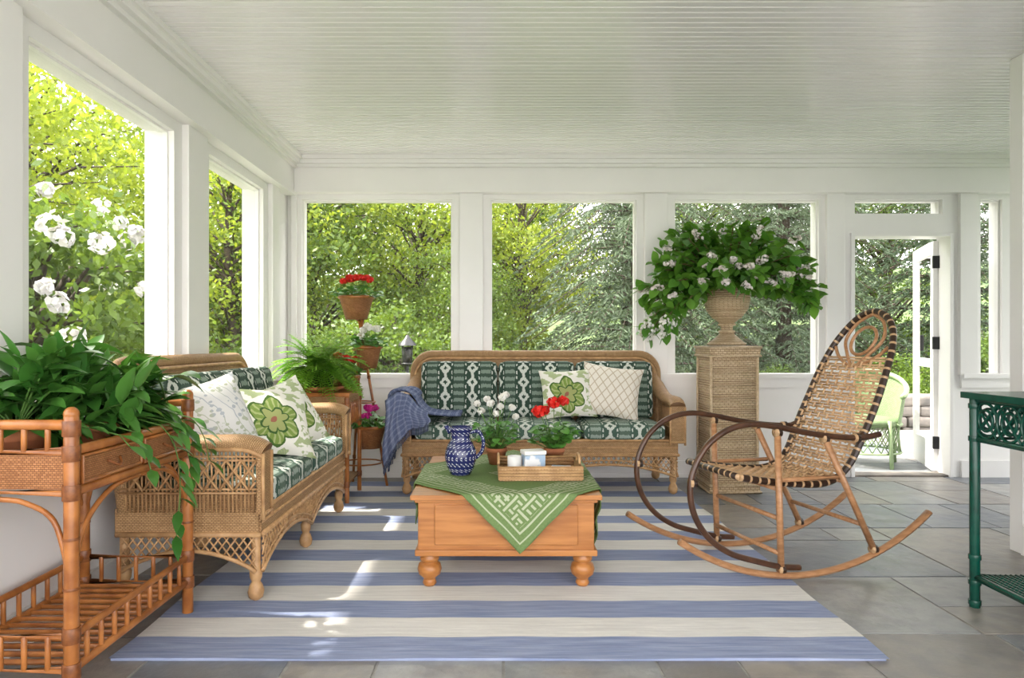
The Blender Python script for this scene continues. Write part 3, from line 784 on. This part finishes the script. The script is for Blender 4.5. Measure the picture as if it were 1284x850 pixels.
for i in range(1,14):
    y=ay0+(ay1-ay0)*i/14; mb.tube([(ax0,y,.13),(ax1,y,.13)],.009,RATTAN,6)
for x in (ax0,ax1):
    for (ya,sg) in ((ay0,1),(ay1,-1)):
        mb.tube(smooth_path([(x,ya+sg*.01,.42),(x,ya+sg*.07,.53),(x,ya+sg*.2,.60),(x,(ay0+ay1)/2,.61)],6),.008,RATTAN,8)
for y in (ay0,ay1):
    for (xa,sg) in ((ax0,1),(ax1,-1)):
        mb.tube(smooth_path([(xa+sg*.01,y,.42),(xa+sg*.05,y,.55),(xa+sg*.13,y,.60),(xa+sg*.2,y,.61)],6),.008,RATTAN,8)
mb.obj('rattan_console_table',.002)
mb=MB()
for (cx_,cy_) in ((-1.46,2.10),(-1.38,2.34),(-1.44,2.54)):
    pot(mb,(cx_,cy_,.662),.09,.13)
    for i in range(24):
        a=random.uniform(0,2*PI); el=random.uniform(.2,1.4); L=random.uniform(.10,.29)
        d=np.array([math.cos(a)*math.cos(el)*1.0,math.sin(a)*math.cos(el),math.sin(el)])
        p=np.array([cx_,cy_,.78]); pts=[p.copy()]
        for k in range(6):
            d=unit(d+np.array([0,0,-.10])); p=p+d*L/6; p[0]=max(p[0],-1.58); p[1]=min(p[1],2.66); pts.append(p.copy())
            if k>=2:
                for q in range(2):
                    ld=unit(d*.5+np.random.randn(3)*.6+np.array([.15,0,.2])); LL=random.uniform(.10,.165)
                    if p[0]+ld[0]*LL<-1.60: ld[0]=abs(ld[0])
                    if p[1]>2.55: ld[1]=-abs(ld[1])*.5
                    mb.leaf(p,ld,LL,LL*.38,LF_P,.7,5,.3,np.random.randn(3)*.3,.9)
        mb.tube(pts,.003,STEM,5,cap=False)
for (y,n) in ((2.12,3),(2.22,5),(2.38,11),(2.44,7),(2.5,5),(2.58,4),(2.62,6)):
    p=np.array([-1.30,y,.80]); d=unit([1,random.uniform(-.2,.2),.25]); pts=[p.copy()]
    for k in range(n):
        d=unit(d+np.array([-.08,random.uniform(-.1,.1),-.42])); p=p+d*.045
        if p[0]<-1.165 and p[2]<.78: p[0]=-1.165
        pts.append(p.copy())
        ld=unit(d*.4+np.array([random.uniform(.1,.6),random.uniform(-.9,.9),.1])); mb.leaf(p,ld,random.uniform(.06,.11),.035,LF_P,.5,4,.3)
    mb.tube(pts,.002,STEM,4,cap=False)
mb.obj('potted_trailing_plant')

# ------------------------------------------------------------ rocking chair
mb=MB(); mb.M=T(1.361,3.076,.008)@rotz(math.radians(15)); SW=.50; R=1.1
def run(x): return R-math.sqrt(R*R-x*x)
prof2=[(-.31,.455),(-.2,.435),(-.05,.415),(.1,.405),(.20,.43),(.27,.50),(.335,.63),(.40,.76),(.46,.89),(.52,1.01),(.57,1.11),(.605,1.20)]
PR=smooth_path([(x,0,z) for x,z in prof2],8); 
Ls=[0]
for i in range(1,len(PR)): Ls.append(Ls[-1]+np.linalg.norm(PR[i]-PR[i-1]))
LT=Ls[-1]
def rail(q):
    l=q*LT; i=int(np.searchsorted(Ls,l)); i=max(1,min(i,len(PR)-1)); t=(l-Ls[i-1])/(Ls[i]-Ls[i-1]+1e-9)
    return PR[i-1]*(1-t)+PR[i]*t
def hw(q):
    base=.215 if q<.4 else .215+.015*math.sin((q-.4)/.4*PI) if q<.8 else .215
    if q>.74: 
        e=(q-.74)/.26; base*=math.sqrt(max(0,1-e**2.2))
    return base
def ST(q,sg): p=rail(q).copy(); p[1]=SW/2+sg*hw(q); return p
qs=list(np.linspace(0,.74,40))+[.74+.26*math.sin(t) for t in np.linspace(.08,PI/2,16)]
fr=[ST(q,-1) for q in qs]+[ST(q,1) for q in reversed(qs[:-1])]
mb.tube(fr,.016,WRAP,10)
mb.tube([ST(0,-1),ST(0,1)],.015,WRAP,10)
q=.02; i=0
while q<.82:
    a=ST(q,-1);b=ST(q,1)
    mb.tube([a,b],.0060,CANE,6); i+=1; q+=.0105 if i%3 else .0165
for j in range(15):
    f=-.92+1.84*j/14; off=(j%2)*.0188
    q=.01+off
    while q<.78:
        pts=[]
        for k in range(3):
            p=rail(q+k*.010).copy(); p[1]=SW/2+f*hw(q); p=p+np.array([-.006,0,.006]); pts.append(p)
        mb.tube(pts,.0055,CANE,6); q+=.0375
def onback(q,f): p=rail(q).copy(); p[1]=SW/2+f; return p
mb.tube([onback(.885+.055*math.sin(t),.075*math.cos(t)) for t in np.linspace(0,2*PI,28,endpoint=False)],.0085,BENT,8,closed=True)
for sg in (-1,1):
    mb.tube(smooth_path([onback(.99,0),onback(.955,sg*.085),onback(.89,sg*.12),onback(.83,sg*.07),onback(.78,sg*.01)],6),.0085,BENT,8)
    mb.tube(smooth_path([onback(.78,sg*.02),onback(.82,sg*.12),onback(.86,sg*.17)],6),.0085,BENT,8)
loop=[(.40,.625),(.30,.612),(.15,.622),(0,.645),(-.15,.675),(-.28,.69),(-.40,.665),(-.50,.595),(-.56,.49),(-.57,.39),(-.54,.29),(-.47,.20),(-.37,.135),(-.25,.095),(-.13,.062),(-.03,.05)]
for s_ in (0,SW):
    xs=np.linspace(-.62,.68,34)
    mb.tube([(x,s_,run(x)+.015) for x in xs],.0185,BENT,10,flat=.8)
    lp=smooth_path([(x,s_,z) for x,z in loop],7); mb.tube(lp,.0135,DARKB,10)
    mb.tube([(-.144,s_,.655),(-.125,s_,run(-.125)+.03)],.015,BENT,10)
    mb.tube([(.10,s_,.62),(.37,s_,run(.37)+.03)],.015,BENT,10)
    mb.tube([(-.13,s_,.44),(.17,s_,.44)],.010,BENT,8)
    mb.tube([(.30,s_,.61),(.33,s_+(0.03 if s_==0 else -.03),.63)],.012,DARKB,8)
    for (x,z) in ((-.144,.65),(.10,.615),(-.125,.05),(.365,.10),(-.56,.45),(.27,.612)):
        mb.tube([(x-.014,s_,z),(x+.014,s_,z)],.020,WRAP,10)
for x,z in ((-.13,.27),(-.135,.40),(.31,.215),(.20,.42),(-.135,.12)): mb.tube([(x,0,z),(x,SW,z)],.011,BENT,8)
mb.obj('bentwood_rocking_chair')

# ------------------------------------------------------------ green console
mb=MB(); gx0,gx1,gy0,gy1=1.875,2.36,1.75,2.78
for x in (gx0+.02,gx1-.02):
    for y in (gy0+.02,gy1-.02):
        mb.tube([(x,y,0),(x,y,.83)],.019,GREENP,12)
        for z in (.02,.10,.20,.67,.80): mb.tube([(x,y,z-.01),(x,y,z+.01)],.023,GREENP,12)
mb.box(gx0-.015,gx1+.015,gy0-.015,gy1+.015,.83,.855,GREENP)
for z in (.67,.825): mb.tube([(gx0+.02,gy0+.02,z),(gx1-.02,gy0+.02,z),(gx1-.02,gy1-.02,z),(gx0+.02,gy1-.02,z)],.012,GREENP,8,closed=True)
def fret(P,L):
    n=max(2,round(L/.125)); w=L/n
    for i in range(n):
        for k in (0,1):
            pts=[P((i+.5)*w + (w*.5)*math.cos(t)*(1 if k==0 else .62),.7475+.068*math.sin(t)*(1 if k==0 else .6)) for t in np.linspace(0,2*PI,18,endpoint=False)]
            mb.tube(pts,.006,GREENP,6,closed=True)
        mb.tube([P(i*w,.68),P((i+1)*w,.815)],.005,GREENP,6); mb.tube([P(i*w,.815),P((i+1)*w,.68)],.005,GREENP,6)
fret(lambda a,z:(gx0+.02,gy0+.02+a,z),gy1-gy0-.04); fret(lambda a,z:(gx0+.02+a,gy1-.02,z),gx1-gx0-.04); fret(lambda a,z:(gx0+.02+a,gy0+.02,z),gx1-gx0-.04)
mb.tube([(gx0+.02,gy0+.02,.12),(gx1-.02,gy0+.02,.12),(gx1-.02,gy1-.02,.12),(gx0+.02,gy1-.02,.12)],.014,GREENP,8,closed=True)
for i in range(1,52):
    y=gy0+.02+(gy1-gy0-.04)*i/52; mb.tube([(gx0+.02,y,.125),(gx1-.02,y,.125)],.0035,GREENP,5)
for i in range(1,22):
    x=gx0+.02+(gx1-gx0-.04)*i/22; mb.tube([(x,gy0+.02,.128),(x,gy1-.02,.128)],.0035,GREENP,5)
mb.obj('green_console_table',.002)

# ------------------------------------------------------------ outside: patio, chair, wall, lantern
mb=MB(); mb.box(1.9,8,5.62,8.45,-.15,-.014,MORT); slabs(mb,1.9,8,5.62,8.45,-.01,FLOOR); mb.obj('stone_patio')
mb=MB(); mb.M=T(3.22,6.12,-.008)@rotz(math.radians(-35))
for sx in (-1,1):
    mb.tube([(sx*.24,-.22,0),(sx*.22,-.2,.4)],.016,LIMES,8); mb.tube([(sx*.22,.22,0),(sx*.2,.2,.4)],.016,LIMES,8)
def bk_(a,b):
    t=PI*(-.12+1.24*a); flare=1+.14*b; zt=.60+.20*max(0,math.sin(PI*a))**1.2; return (.29*flare*math.cos(t),.27*flare*math.sin(t)-.02,.36+(zt-.36)*b)
mb.grid(bk_,36,10,LIME,lambda a,b:(a*1.1,b*.4))
mb.tube([bk_(a,1) for a in np.linspace(0,1,40)],.022,LIMES,8); mb.tube([bk_(a,0) for a in np.linspace(0,1,30)],.014,LIMES,8)
mb.lathe([(0,0),(.27,0),(.29,.03),(.27,.07),(0,.08)],(0,-.02,.34),LIME,28)
for i in range(26):
    a=2*PI*i/26; a2=a+.5
    mb.tube([(.28*math.cos(a),.27*math.sin(a)-.02,.35),(.29*math.cos(a2),.28*math.sin(a2)-.02,.12)],.005,LIMES,5); mb.tube([(.28*math.cos(a),.27*math.sin(a)-.02,.35),(.29*math.cos(a-.5),.28*math.sin(a-.5)-.02,.12)],.005,LIMES,5)
mb.tube([(.29*math.cos(t),.28*math.sin(t)-.02,.12) for t in np.linspace(0,2*PI,30,endpoint=False)],.010,LIMES,6,closed=True)
mb.obj('green_wicker_armchair')
mb=MB()
for r in range(4):
    x=4.0+random.uniform(0,.2)
    while x<7.6:
        w=random.uniform(.22,.5); h0=r*.13-.12
        mb.M=T(x+w/2,8.75+random.uniform(-.03,.03),h0+.065)@Matrix.Diagonal((w,.4,.135,1)).to_4x4(); mb.cushion(1,1,1,STONE,.16,0,5); x+=w+.005
o=mb.obj('stone_garden_wall')
mb=MB(); mb.M=T(-1.05,8.0,-.15)
mb.tube([(0,0,0),(0,0,.95)],.02,BLACK,8); mb.lathe([(0,0),(.07,0),(.07,.02),(.055,.02)],(0,0,.95),BLACK,8)
for k in range(4):
    a=PI/4+k*PI/2; mb.tube([(.06*math.cos(a),.06*math.sin(a),.96),(.075*math.cos(a),.075*math.sin(a),1.17)],.007,BLACK,5)
mb.lathe([(.11,0),(.10,.02),(.03,.09),(.015,.12),(0,.125)],(0,0,1.17),BLACK,8); mb.lathe([(0,.0),(.04,0),(.045,.19),(0,.19)],(0,0,.965),BLACK,10)
mb.obj('garden_lantern')
mb=MB()
def terr(a,b):
    x=-45+90*a;y=-25+80*b; r=math.hypot(x-1,y-3); z=-.16+ (max(0,min(1,(r-12)/20))**1.3*4.5 if y>-2 else 0)
    return (x,y,z+(.1*math.sin(x*1.3)*math.cos(y*1.1) if r>9 else 0))
mb.grid(terr,70,70,GRASS); mb.obj('garden_ground')
mb=MB(); mb.box(-3.1,-1.86,-9,6.6,-.30,-.12,GRAVEL); mb.box(-1.86,9,-9,YN-.31,-.30,-.12,GRAVEL); mb.box(-1.86,1.88,5.62,6.6,-.30,-.12,GRAVEL); mb.obj('added_bounce_gravel')  # unseen pale gravel, added to bounce sunlight up onto the ceiling

# ---- trees
def quads(C,A,Bv):
    n=len(C); V=np.empty((n,4,3)); V[:,0]=C-A; V[:,1]=C+Bv-A*.1; V[:,2]=C+A; V[:,3]=C-Bv-A*.1
    return V.reshape(-1,3),np.arange(4*n).reshape(n,4)
def rvec(n): v=np.random.randn(n,3); return v/np.linalg.norm(v,axis=1)[:,None]
def add_np(mb,V,F,m):
    o=len(mb.v); k=mb.mi(m); mb.v.extend(V.tolist()); mb.uv.extend([(0,0)]*len(V)); mb.f.extend((F+o).tolist()); mb.m.extend([k]*len(F)); mb.sm.extend([False]*len(F))
def make_tree(name,H,R,z0,leafm,size,K=70,per=230,flower=None,seed=0):
    np.random.seed(seed); random.seed(seed); mb=MB()
    mb.tube(smooth_path([(0,0,-.3),(.08,.05,H*.3),(-.05,.1,H*.6),(0,0,H*.9)],4),[.13*(1-i/15)+.02 for i in range(13)],BARK,10)
    cen=[]
    for k in range(K):
        d=rvec(1)[0]; rr=(.45+.55*random.random()); c=np.array([d[0]*R*rr,d[1]*R*rr,(z0+H)/2+d[2]*(H-z0)/2*rr]); cen.append(c)
        mb.tube([(0,0,max(.2,c[2]-.8)),tuple(c*.6+np.array([0,0,c[2]*.38])),tuple(c)],[.035,.02,.008],BARK,5,cap=False)
    for c in cen:
        s=R*.17; P=c+np.random.randn(per,3)*s*np.array([1,1,.5])
        a=rvec(per); a[:,2]-=.3; a/=np.linalg.norm(a,axis=1)[:,None]; b=np.cross(a,rvec(per)); b/=np.linalg.norm(b,axis=1)[:,None]
        sz=size*np.random.uniform(.6,1.2,(per,1)); V,F=quads(P,a*sz,b*sz*.55); add_np(mb,V,F,leafm)
    if flower:
        for i in range(75):
            d=rvec(1)[0]; c=np.array([d[0]*R*1.1,d[1]*R*1.1,(z0+H)/2+d[2]*(H-z0)/2*1.1]); mb.petals(c,random.uniform(.05,.10),flower,24,.036,.9)
    o=mb.obj(name); return o
def make_spruce(name,H,R,seed):
    np.random.seed(seed); mb=MB(); mb.tube([(0,0,-.3),(0,0,H)],[.17,.02],BARK,10)
    C=[];A=[];Bs=[]
    z=.3
    while z<H-.2:
        L=R*(1-z/H)**.85+.12; nb=8
        ph=np.random.rand()*6
        for k in range(nb):
            a=ph+2*PI*k/nb+np.random.randn()*.15; Lb=L*np.random.uniform(.75,1.1); n=max(4,int(Lb/.09)); d0=np.array([math.cos(a),math.sin(a),0]); sd=np.array([-math.sin(a),math.cos(a),0])
            pts=[np.array([0,0,z])+d0*Lb*t+np.array([0,0,.12*Lb*math.sin(t*2.5)-.42*Lb*t*t]) for t in np.linspace(0,1,n+1)]
            mb.tube([pts[0],pts[n//2],pts[-1]],[.018,.01,.004],BARK,4,cap=False)
            for i in range(1,n+1):
                for sg in (-1,1):
                    tl=.30*(1.15-i/n)*min(1,Lb)+.08
                    td=unit(sd*sg*.8+d0*.6+np.array([0,0,-.45+np.random.randn()*.15]))
                    m=7
                    for q in range(m):
                        c=pts[i]+td*tl*(q+.5)/m; r=rvec(1)[0]; ax=unit(td*.9+r*.75)
                        C.append(c);A.append(ax*.05);Bs.append(unit(np.cross(ax,r))*.011)
        z+=.28
    V,F=quads(np.array(C),np.array(A),np.array(Bs)); add_np(mb,V,F,LF_S)
    return mb.obj(name)
def inst(src,name,x,y,z,s,r):
    o=bpy.data.objects.new(name,src.data); sc.collection.objects.link(o); o.location=(x,y,z); o.scale=(s,s,s*random.uniform(.9,1.1)); o.rotation_euler=(0,0,r); return o
tA=make_tree('maple_tree',6.5,2.3,.6,LF_A,.065,K=66,per=210,seed=1); tA.location=(-5.6,2.6,-.16)  # this maple stands out of view, placed so its crown dapples the sun
tB=make_tree('deciduous_tree',5.5,2.0,.1,LF_B,.055,K=68,seed=2); tB.location=(-3.6,13.0,-.16)
sh=make_tree('garden_shrub',1.7,1.1,.0,LF_B,.042,K=60,per=170,seed=3); sh.location=(-1.6,10.2,-.16)
rh=make_tree('white_rhododendron_bush',2.5,1.25,.1,LF_B,.055,K=55,per=170,flower=FL_O,seed=4); rh.location=(-4.3,6.3,-.16)
sp=make_spruce('spruce_tree',8.5,2.5,5); sp.location=(2.3,11.4,-.16)
random.seed(11)
for (x,y,s) in ((-7.4,9.8,1.0),(-9.6,14,1.25),(-4.7,16.5,1.05),(-13,12.5,1.4),(-1.6,13.8,.8),(-4.4,11.4,.72)): inst(tA,'maple_tree',x,y,-.16,s,random.uniform(0,6))
for (x,y,s) in ((.3,17.5,1.05),(-6.2,12.6,.7),(-8,18,1.2),(10,18,1.2),(-3,21,1.2),(15,12,1.2),(5.5,20,1.3),(-.6,12.2,.55)): inst(tB,'deciduous_tree',x,y,-.16,s,random.uniform(0,6))
for (x,y,s) in ((5.1,12.4,.95),(8.4,12.8,1.05),(11.6,10.8,1.0),(7.0,17,1.15),(3.0,16.2,1.0)): inst(sp,'spruce_tree',x,y,-.16,s,random.uniform(0,6))
for (x,y,s) in ((-2.9,9.6,.85),(-.2,10.6,.75),(1.0,10.2,.5),(-4.9,9.0,1.0),(5.8,10.2,.6),(7.4,10.4,.75),(9.4,9.9,.9),(4.1,10.3,.5)): inst(sh,'garden_shrub',x,y,-.16,s,random.uniform(0,6))
inst(tA,'maple_tree',.5,14.2,-.16,.72,1.0)
inst(rh,'white_rhododendron_bush',-6.9,7.4,-.16,.9,2)

# ------------------------------------------------------------ light
w=bpy.data.worlds.new('sky'); sc.world=w; w.use_nodes=True
bg=w.node_tree.nodes['Background']; bg.inputs[0].default_value=(1.0,.98,.99,1); bg.inputs[1].default_value=3.3
sd=bpy.data.lights.new('sun','SUN'); sd.energy=8.5; sd.angle=.03; sd.color=(1,.94,.84)
so=bpy.data.objects.new('sun',sd); sc.collection.objects.link(so)
so.rotation_euler=Vector((.54,-.07,-.84)).to_track_quat('-Z','Y').to_euler()

cd=bpy.data.cameras.new('camera'); cam=bpy.data.objects.new('camera',cd); sc.collection.objects.link(cam); sc.camera=cam
cam.location=(0,0,1.05); cam.rotation_euler=(PI/2,0,0); cd.sensor_width=36; cd.lens=870/1284*36
cd.shift_x=17/1284; cd.shift_y=5/1284; cd.clip_start=.05
print('verts',sum(len(m.vertices) for m in bpy.data.meshes))
